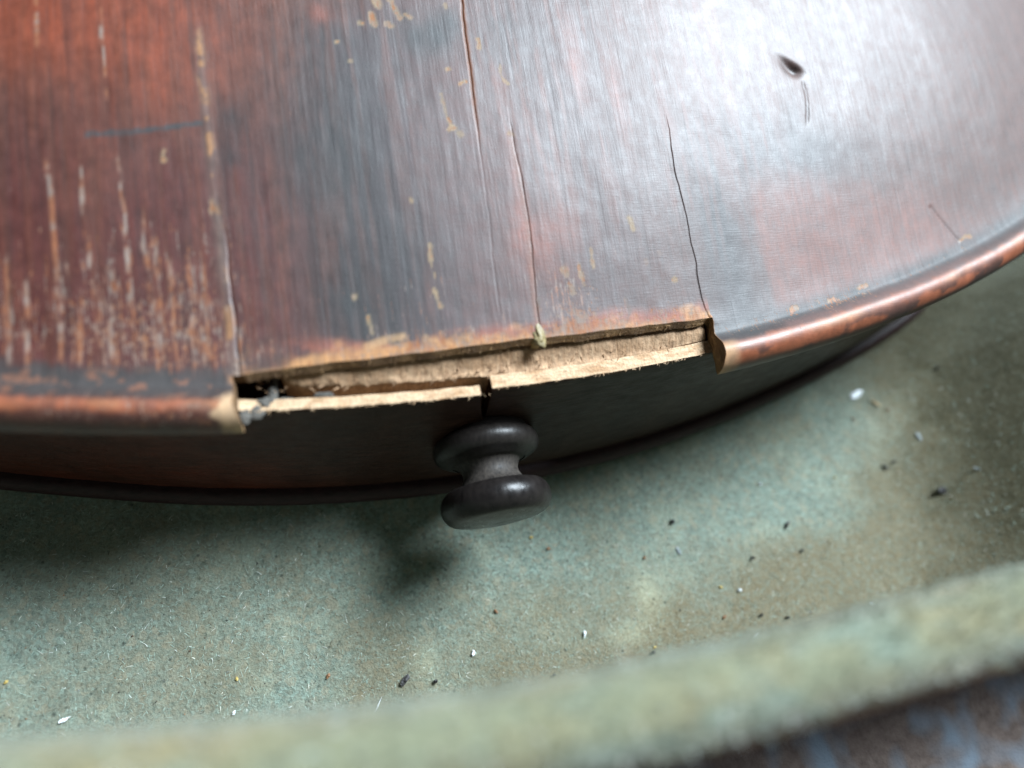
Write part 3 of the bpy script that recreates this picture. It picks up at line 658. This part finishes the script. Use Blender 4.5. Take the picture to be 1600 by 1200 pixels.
# ------------------------------------------------------------------ the case
case = empty('violin_case', (0, 0, -4 * S))
tag(case, 'open instrument case with worn pale green velvet lining', 'case')
def cpart(name, me, parent=None):
    o = link(name, me, parent or case)
    if parent is None: o.location = (0, 0, 4 * S)
    return o
def wall_x0(y):
    return np.interp(y, [-60, -29, -9, 10, 25, 45, 90], [70, 84, 92, 100, 111, 138, 180])
def floor_z(x, y):
    dx = np.clip(x - wall_x0(y), 0, None)
    rise = np.where(dx < 20, .027 * dx ** 2, 10.8 + 1.08 * (dx - 20))
    return 7.75 + .55 * (fbm(x * .05, y * .05, 201, 3) - .5) + .18 * (fbm(x * .35, y * .35, 203, 3) - .5) + np.clip(rise, 0, 52)
def yin(x):
    return np.interp(x, [-137.7, -94.0, -63.8, -46.2, -30.2, -10.9, 11.8, 41.2, 97.5, 156.3], [-17.93, -22.13, -25.95, -28.66, -31.23, -33.08, -33.33, -32.63, -32.23, -32.23])
def smooth_yin(x):
    return sum(yin(x + d) for d in (-15, -10, -5, 0, 5, 10, 15)) / 7
def make_lining():
    xs = np.concatenate([np.arange(-160, -95, 3), np.arange(-95, 160, .6), np.arange(160, 216, 3)])
    ys = np.concatenate([np.arange(-62, 24, .6), np.arange(24, 130, 4)])
    XF, YF = np.meshgrid(xs, ys)
    YF = np.maximum(YF, smooth_yin(XF) - 9.0)
    ZF = floor_z(XF, YF)
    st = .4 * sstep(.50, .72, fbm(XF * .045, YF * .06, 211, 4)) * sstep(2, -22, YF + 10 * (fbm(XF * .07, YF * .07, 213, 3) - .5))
    st = st + .25 * sstep(60, 100, XF + 40 * (fbm(XF * .1, YF * .1, 216, 4) - .5)) + .9 * sstep(80, 112, XF + 26 * (fbm(XF * .08, YF * .08, 215, 3) - .5)) + .35 * sstep(.56, .7, fbm(XF * .12, YF * .12, 217, 4))  # right side: brown staining that also paints in the wall's shade
    for (bx, by, r, k) in [(33, -34, 6, .9), (24, -38, 7, .6), (-22, -33, 7, .5), (-44, -29, 5, .5), (-2, -37, 6, .6), (60, -33, 10, .6), (84, -28, 9, .6), (-54, -5, 16, .5), (-70, -2, 14, .4), (10, -39, 10, .7), (-60, -24, 14, .5), (46, -38, 9, .8), (70, -36, 12, .8)]:  # brown stains; the two far-left blobs also paint in the violin's shadow
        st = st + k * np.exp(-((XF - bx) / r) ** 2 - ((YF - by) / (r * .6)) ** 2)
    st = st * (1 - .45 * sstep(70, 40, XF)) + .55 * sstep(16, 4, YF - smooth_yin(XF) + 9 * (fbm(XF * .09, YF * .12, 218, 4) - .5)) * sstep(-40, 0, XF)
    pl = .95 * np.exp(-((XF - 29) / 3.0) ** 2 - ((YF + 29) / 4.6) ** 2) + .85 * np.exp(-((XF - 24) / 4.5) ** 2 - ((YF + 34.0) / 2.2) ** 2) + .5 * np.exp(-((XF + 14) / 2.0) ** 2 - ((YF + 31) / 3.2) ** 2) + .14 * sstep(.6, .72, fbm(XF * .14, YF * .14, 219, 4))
    dp = sstep(84, 118, XF + 30 * (fbm(XF * .07, YF * .07, 225, 4) - .5) + .12 * YF) * .92 + .25 * sstep(.55, .7, fbm(XF * .3, YF * .3, 227, 4)) * sstep(70, 100, XF)  # painted shade of the rising right wall, mixed with brown staining
    return mesh_np('floor_lining', np.stack([XF, YF, ZF], -1).reshape(-1, 3), grid_quads(*XF.shape), LINING, True, None, {'wall_shade_stain': np.clip(dp, 0, 1).ravel(), 'stain_and_shade': np.clip(st, 0, 1).ravel(), 'pale': np.clip(pl, 0, 1).ravel()})
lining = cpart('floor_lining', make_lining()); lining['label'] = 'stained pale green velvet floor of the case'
def make_wall():
    xs = np.arange(-160, 190, .8); n = len(xs); yi = smooth_yin(xs); wd = np.interp(xs, [-160, -55, -10, 55, 175], [7.4, 7.4, 7.7, 8.4, 9])
    lift = 1.2 * (fbm(xs * .03, xs * 0, 221, 2) - .5)
    P = [(-9.5, 6.5), (-9.0, 14), (-7.6, 28), (-5.0, 46), (-1.8, 61), (0, 69)]
    rows = [np.stack([xs, yi + a, np.full(n, b)], 1) for a, b in P]
    for k, a in enumerate(np.linspace(165, 0, 18)):
        ca, sa = math.cos(math.radians(a)), math.sin(math.radians(a))
        rows.append(np.stack([xs, yi - wd * (1 + ca) / 2, 70.5 + 4.2 * sa + lift], 1))
    rows.append(np.stack([xs, yi - wd + .3, np.full(n, 69.5)], 1))
    # order the roll from the inner to the outer side
    V = np.stack(rows)
    V[:, :, 1] += .5 * (fbm(np.repeat(xs[None], len(rows), 0) * .3, np.arange(len(rows))[:, None] * .3 + 0 * xs[None], 223, 3) - .5)
    return mesh_np('front_wall', V.reshape(-1, 3), grid_quads(len(rows), n)[:, ::-1], [RIM, LINING], True, np.repeat(np.where(np.arange(len(rows) - 1) < 6, 1, 0), n - 1), {'stain_and_shade': np.full(V.shape[0] * V.shape[1], .25), 'pale': np.full(V.shape[0] * V.shape[1], .15)}), xs, yi, wd
wm, wxs, wyi, wwd = make_wall()
wall = cpart('front_wall', wm); wall['label'] = 'padded faded velvet rim of the case wall'
def make_shell():
    xs = wxs; n = len(xs); yo = wyi - wwd
    rows = [np.stack([xs, yo - a, np.full(n, z)], 1) for a, z in [(-.6, 71.0), (.2, 71.1), (.8, 70.3), (1.1, 67), (1.2, 30), (1.8, -4.0), (-60, -4.0)]]
    return mesh_np('outer_shell', np.concatenate(rows), grid_quads(len(rows), n)[:, ::-1], SHELL, True)
shell = cpart('outer_shell', make_shell())
rows = [np.stack([np.array([-160., 216.]), np.array([y, y]), np.array([z, z])], 1) for y, z in [(130, -3.0), (130, 7.)]]

# ---- fibres ---------------------------------------------------------------
def strands(name, P, Dv, L, W, mats, parent, midx):
    n = len(P); side = np.cross(Dv, RNG.normal(size=(n, 3))); side /= np.linalg.norm(side, axis=1)[:, None] + 1e-9
    bend = RNG.normal(size=(n, 3)) * .35
    a = P - side * W[:, None]; b = P + side * W[:, None]
    mid = P + (Dv + bend * .5) * (L * .5)[:, None]; c = mid - side * W[:, None] * .8; d = mid + side * W[:, None] * .8
    e = P + (Dv + bend * 1.3) * L[:, None]
    V = np.stack([a, b, c, d, e], 1).reshape(-1, 3); k = np.arange(n)[:, None] * 5
    q = k + np.array([[0, 1, 3, 2]]); t = k + np.array([[2, 3, 4]])
    o = cpart(name, mesh_np(name, V, [q, t], mats, True, np.concatenate([midx, midx])), parent)
    o['kind'] = 'stuff'
    return o
FIB = [mat_fibre('green_fibre', (0.20, 0.28, 0.23), (0.34, 0.42, 0.36)), mat_fibre('dark_fibre', (0.05, 0.055, 0.04), (0.12, 0.10, 0.06)), mat_fibre('pale_fibre', (0.50, 0.55, 0.52), (0.62, 0.60, 0.50))]
n = 30000
fx = RNG.uniform(-92, 140, n); fy = RNG.uniform(-44, 22, n)
ok = (fy < Yb(fx) + 2); fx, fy = fx[ok], fy[ok]; n = len(fx)
an = RNG.uniform(0, 2 * np.pi, n); Dv = np.stack([np.cos(an), np.sin(an), RNG.uniform(.05, .7, n)], 1); Dv /= np.linalg.norm(Dv, axis=1)[:, None]
strands('fuzz', np.stack([fx, fy, floor_z(fx, fy)], 1), Dv, RNG.uniform(.35, 1.0, n), RNG.uniform(.025, .05, n), FIB, lining, RNG.choice([0, 0, 0, 0, 0, 0, 1, 2], n))
n = 14000
ti = RNG.integers(0, len(wxs), n); ta = np.radians(RNG.uniform(35, 165, n)); wx = wxs[ti] + RNG.uniform(-.4, .4, n)
wy = wyi[ti] - wwd[ti] * (1 + np.cos(ta)) / 2; wz = 70.4 + 4.2 * np.sin(ta)
wz = wz + 1.2 * (fbm(wx * .03, wx * 0, 221, 2) - .5)
Dv = np.stack([RNG.normal(0, .5, n), -np.cos(ta) + RNG.normal(0, .35, n), np.sin(ta) + .1], 1); Dv /= np.linalg.norm(Dv, axis=1)[:, None]
strands('fuzz', np.stack([wx, wy, wz], 1), Dv, RNG.uniform(.4, 1.2, n) * np.where(RNG.random(n) < .04, 2.6, 1), RNG.uniform(.04, .08, n), [RIM, FIB[0], FIB[2]], wall, RNG.choice([0, 0, 0, 1, 2], n))

# ---- what lies under the case ---------------------------------------------
xs = np.linspace(-900, 900, 60); ys = np.linspace(-700, 900, 60)
XC, YC = np.meshgrid(xs, ys)
table = link('table_top', mesh_np('table_top', np.stack([XC, YC, np.full(XC.shape, -4.6)], -1).reshape(-1, 3), grid_quads(*XC.shape), plain('brown_wood_table', (0.16, 0.10, 0.065), .5, .4, .05, .2), True))
tag(table, kind='structure')
def make_cloth():
    xs = np.arange(-170, 230, 2.0); vs = np.concatenate([np.arange(0, 60, 1.2), np.arange(60, 170, 4)])
    XK, VK = np.meshgrid(xs, vs); yo = np.interp(XK, wxs, wyi - wwd) - 2.6
    ZK = 16.5 - 19 * sstep(30, 150, VK) + 3.0 * (fbm(XK * .05 + VK * .03, VK * .06, 241, 3) - .5) - 4 * np.exp(-VK / 2.0)
    return np.stack([XK, yo - VK, np.maximum(ZK, -4.2)], -1)
P = make_cloth(); nck = P.shape[0] * P.shape[1]; gq = grid_quads(P.shape[0], P.shape[1])
U = P.copy(); U[:, :, 2] = np.maximum(U[:, :, 2] - 1.0, -4.4)
cloth = link('patterned_cloth', mesh_np('patterned_cloth', np.concatenate([P.reshape(-1, 3), U.reshape(-1, 3)]), [gq[:, ::-1], gq + nck], mat_carpet(), True))
tag(cloth, 'brown and blue patterned cloth bunched against the outside of the case', 'cloth')

# ------------------------------------------------------------------ crumbs and scraps on the lining
WHITE = plain('white_paper', (0.78, 0.82, 0.85), 0.7, .15, 1.5, .2); BLACK = plain('black_crumb', (0.018, 0.016, 0.016), 0.5, .4, 2, .3)
GOLD = plain('yellow_flake', (0.42, 0.31, 0.09), 0.5, .3, 2, .2); ORANGE = plain('orange_brown_flake', (0.22, 0.11, 0.05), 0.6, .3, 2, .2)
TAN = plain('tan_splinter', (0.50, 0.38, 0.22), 0.7, .3, 2, .2); GREYL = plain('grey_lint', (0.22, 0.25, 0.25), 0.8, .3, 2, .3)
def bit(name, x, y, rx, ry, rz, ang, seed, mat, label, cat, group=None, amp=.45):
    r = np.random.default_rng(seed); nu, nv_ = 9, 5
    u = np.linspace(0, 2 * np.pi, nu, endpoint=False); v = np.linspace(-1.45, 1.45, nv_)
    Vv, U = np.meshgrid(v, u, indexing='ij'); k = 1 + amp * r.uniform(-1, 1, Vv.shape)
    px = rx * np.cos(Vv) * np.cos(U) * k; py = ry * np.cos(Vv) * np.sin(U) * k; pz = rz * np.sin(Vv) * k
    pz = pz - pz.min(); c, s = math.cos(ang), math.sin(ang)
    P = np.stack([px * c - py * s, px * s + py * c, pz], -1).reshape(-1, 3)
    caps = [np.array([list(range(nu))[::-1]]), np.array([list(range(nu * (nv_ - 1), nu * nv_))])]
    o = link(name, mesh_np(name, P, [grid_quads(nv_, nu, 0, True)] + caps, mat, False))
    z = float(floor_z(np.array([x]), np.array([y]))[0])
    o.location = (x * S, y * S, (z + .02) * S)
    return tag(o, label, cat, group)
bit('paper_scrap', 91.6, 5.5, 2.0, 0.75, 0.3, 0.25, 301, WHITE, 'ragged white paper scrap lying near the violin', 'paper scrap', None)
bit('wood_splinter', 95.4, 2.9, 1.3, 0.22, 0.2, -0.7, 302, TAN, 'thin tan splinter beside the ragged white paper scrap', 'splinter', None)
bit('lint_fleck', -69.1, -28.1, 0.8, 0.35, 0.25, 0.3, 303, WHITE, 'bright white fleck of lint on the green lining', 'lint', 'white lint flecks')
bit('lint_fleck', -5.6, -31.2, 0.5, 0.3, 0.25, 1.2, 304, WHITE, 'bright white fleck of lint on the green lining', 'lint', 'white lint flecks')
bit('lint_fleck', 14.9, -32.1, 0.6, 0.25, 0.25, 1.2, 305, WHITE, 'bright white fleck of lint on the green lining', 'lint', 'white lint flecks')
bit('lint_fleck', 75.0, -38.4, 0.4, 0.25, 0.25, 1.5, 306, WHITE, 'bright white fleck of lint on the green lining', 'lint', 'white lint flecks')
bit('lint_fleck', 47.7, -30.4, 0.35, 0.28, 0.25, 0, 307, WHITE, 'bright white fleck of lint on the green lining', 'lint', 'white lint flecks')
bit('lint_fleck', 91.7, -40.3, 0.3, 0.2, 0.25, 0.5, 308, WHITE, 'bright white fleck of lint on the green lining', 'lint', 'white lint flecks')
bit('lint_fleck', 59.7, -11.0, 0.3, 0.2, 0.25, 0.5, 309, WHITE, 'bright white fleck of lint on the green lining', 'lint', 'white lint flecks')
bit('lint_fleck', -44.9, -32.3, 0.4, 0.25, 0.25, 1.1, 310, WHITE, 'bright white fleck of lint on the green lining', 'lint', 'white lint flecks')
bit('lint_strand', 47.9, -39.5, 1.3, 0.24, 0.22, 0.6, 311, WHITE, 'short white lint strand lying close to the padded rim', 'lint', None)
bit('lint_strand', -22.8, -36.3, 1.4, 0.12, 0.12, 1.0, 312, WHITE, 'thin white hair-like strand near the padded rim', 'lint', None)
bit('lint_tuft', 37.5, -21.0, 0.8, 0.3, 0.15, -1.2, 313, GREYL, 'soft pale blue-grey lint tuft on the green lining', 'lint', None)
bit('lint_strand', 106.2, -16.9, 1.2, 0.22, 0.15, -0.6, 314, GREYL, 'dull grey lint strand on the dark brownish part of the lining', 'lint', None)
bit('lint_tuft', 101.3, -7.0, 0.3, 0.8, 0.12, 0.1, 315, GREYL, 'faint grey curl of lint on the shaded lining', 'lint', None)
bit('black_crumb', 37.9, -15.3, 0.45, 0.35, 0.35, 1, 316, BLACK, 'small black crumb on the green lining', 'crumb', 'small black crumbs')
bit('black_crumb', 62.5, -20.1, 0.85, 0.32, 0.35, 0.9, 317, BLACK, 'elongated black crumb lying alone on clean green lining', 'crumb', None)
bit('black_crumb', 63.9, -25.6, 0.4, 0.3, 0.35, 0.3, 318, BLACK, 'small black crumb on the green lining', 'crumb', 'small black crumbs')
bit('black_crumb', 52.6, -25.1, 0.5, 0.3, 0.35, 0.7, 319, BLACK, 'small black crumb on the green lining', 'crumb', 'small black crumbs')
bit('black_crumb', 91.1, -12.0, 0.7, 0.3, 0.35, -0.7, 320, BLACK, 'one of a close pair of black crumbs beside the brown stained lining', 'crumb', 'pair of black crumbs')
bit('black_crumb', 93.8, -11.1, 0.45, 0.3, 0.35, 0.4, 321, BLACK, 'one of a close pair of black crumbs beside the brown stained lining', 'crumb', 'pair of black crumbs')
bit('black_crumb', 55.9, -37.2, 0.35, 0.3, 0.35, 0, 322, BLACK, 'small black crumb on the green lining', 'crumb', 'small black crumbs')
bit('black_crumb', -12.8, -34.4, 0.4, 0.3, 0.35, 1.4, 323, BLACK, 'small black crumb on the green lining', 'crumb', 'small black crumbs')
bit('black_crumb', 7.8, -37.7, 0.35, 0.25, 0.35, 0, 324, BLACK, 'small black crumb on the green lining', 'crumb', 'small black crumbs')
bit('black_crumb', 50.5, -35.7, 0.4, 0.28, 0.35, 0.2, 325, BLACK, 'small black crumb on the green lining', 'crumb', 'small black crumbs')
bit('black_crumb', 27.0, -37.8, 0.35, 0.3, 0.35, 0, 326, BLACK, 'small black crumb on the green lining', 'crumb', 'small black crumbs')
bit('black_crumb', 111.9, 7.9, 0.5, 0.35, 0.35, 0.5, 327, BLACK, 'small black crumb on the green lining', 'crumb', 'small black crumbs')
bit('black_crumb', 74.5, -40.1, 0.3, 0.25, 0.35, 0, 328, BLACK, 'small black crumb on the green lining', 'crumb', 'small black crumbs')
bit('black_crumb', 99.2, -19.4, 1.3, 0.7, 0.5, 0.1, 329, BLACK, 'largest black crumb, on the dark brownish part of the lining', 'crumb', None)
bit('dark_chip', -17.9, -33.2, 1.1, 0.45, 0.3, 0.6, 330, BLACK, 'long dark chip lying near the padded rim', 'chip', None)
bit('yellow_flake', 8.8, -13.5, 0.34, 0.22, 0.15, 581.0, 331, GOLD, 'tiny yellow flake on the green lining', 'flake', 'tiny yellow flakes')
bit('yellow_flake', 44.1, -29.2, 0.34, 0.22, 0.15, 788.1999999999999, 332, GOLD, 'tiny yellow flake on the green lining', 'flake', 'tiny yellow flakes')
bit('yellow_flake', 27.7, -37.0, 0.34, 0.22, 0.15, 716.8, 333, GOLD, 'tiny yellow flake on the green lining', 'flake', 'tiny yellow flakes')
bit('yellow_flake', -77.2, -21.0, 0.34, 0.22, 0.15, 7.0, 334, GOLD, 'tiny yellow flake on the green lining', 'flake', 'tiny yellow flakes')
bit('yellow_flake', -44.3, -27.4, 0.34, 0.22, 0.15, 259.0, 335, GOLD, 'tiny yellow flake on the green lining', 'flake', 'tiny yellow flakes')
bit('yellow_flake', 114.6, -16.6, 0.34, 0.22, 0.15, 1068.8999999999999, 336, GOLD, 'tiny yellow flake on the green lining', 'flake', 'tiny yellow flakes')
bit('yellow_flake', 77.9, -12.2, 0.34, 0.22, 0.15, 912.8, 337, GOLD, 'tiny yellow flake on the green lining', 'flake', 'tiny yellow flakes')
bit('orange_flake', 43.0, -34.6, 0.42, 0.26, 0.2, 792.4, 338, ORANGE, 'small orange-brown flake on the green lining', 'flake', 'small orange-brown flakes')
bit('orange_flake', 11.7, -16.1, 0.42, 0.26, 0.2, 599.9, 339, ORANGE, 'small orange-brown flake on the green lining', 'flake', 'small orange-brown flakes')
bit('orange_flake', -0.4, -25.2, 0.42, 0.26, 0.2, 542.5, 340, ORANGE, 'small orange-brown flake on the green lining', 'flake', 'small orange-brown flakes')
bit('orange_flake', -30.1, -29.9, 0.42, 0.26, 0.2, 359.09999999999997, 341, ORANGE, 'small orange-brown flake on the green lining', 'flake', 'small orange-brown flakes')
bit('orange_flake', 88.0, -0.2, 0.42, 0.26, 0.2, 932.4, 342, ORANGE, 'small orange-brown flake on the green lining', 'flake', 'small orange-brown flakes')
bit('orange_flake', 98.0, 0.8, 0.42, 0.26, 0.2, 970.1999999999999, 343, ORANGE, 'small orange-brown flake on the green lining', 'flake', 'small orange-brown flakes')
bit('orange_flake', 30.1, -21.1, 0.42, 0.26, 0.2, 704.9, 344, ORANGE, 'small orange-brown flake on the green lining', 'flake', 'small orange-brown flakes')
n = 1500
sx_ = RNG.uniform(-90, 118, n); sy_ = RNG.uniform(-42, 20, n); okk = sy_ < Yb(sx_) - .5; sx_, sy_ = sx_[okk], sy_[okk]; n = len(sx_)
sz_ = floor_z(sx_, sy_) + .08; rs = RNG.uniform(.05, .19, n) * np.where(RNG.random(n) < .06, 1.6, 1)
tet = np.array([[1, 0, -.3], [-.5, .87, -.3], [-.5, -.87, -.3], [0, 0, .8]])
V = np.stack([sx_, sy_, sz_], 1)[:, None] + (tet[None] * RNG.uniform(.5, 1.3, (n, 4, 3))) * rs[:, None, None]
ft = (np.arange(n)[:, None, None] * 4 + np.array([[0, 2, 1], [0, 1, 3], [1, 2, 3], [2, 0, 3]])[None]).reshape(-1, 3)
sp = link('dust_specks', mesh_np('dust_specks', V.reshape(-1, 3), ft, [BLACK, SHELL, GREYL, ORANGE], False, np.repeat(RNG.choice([0, 0, 0, 1, 1, 2, 3], n), 4)))
tag(sp, 'fine dark and pale dust specks scattered over the green lining', 'dust', None, 'stuff')
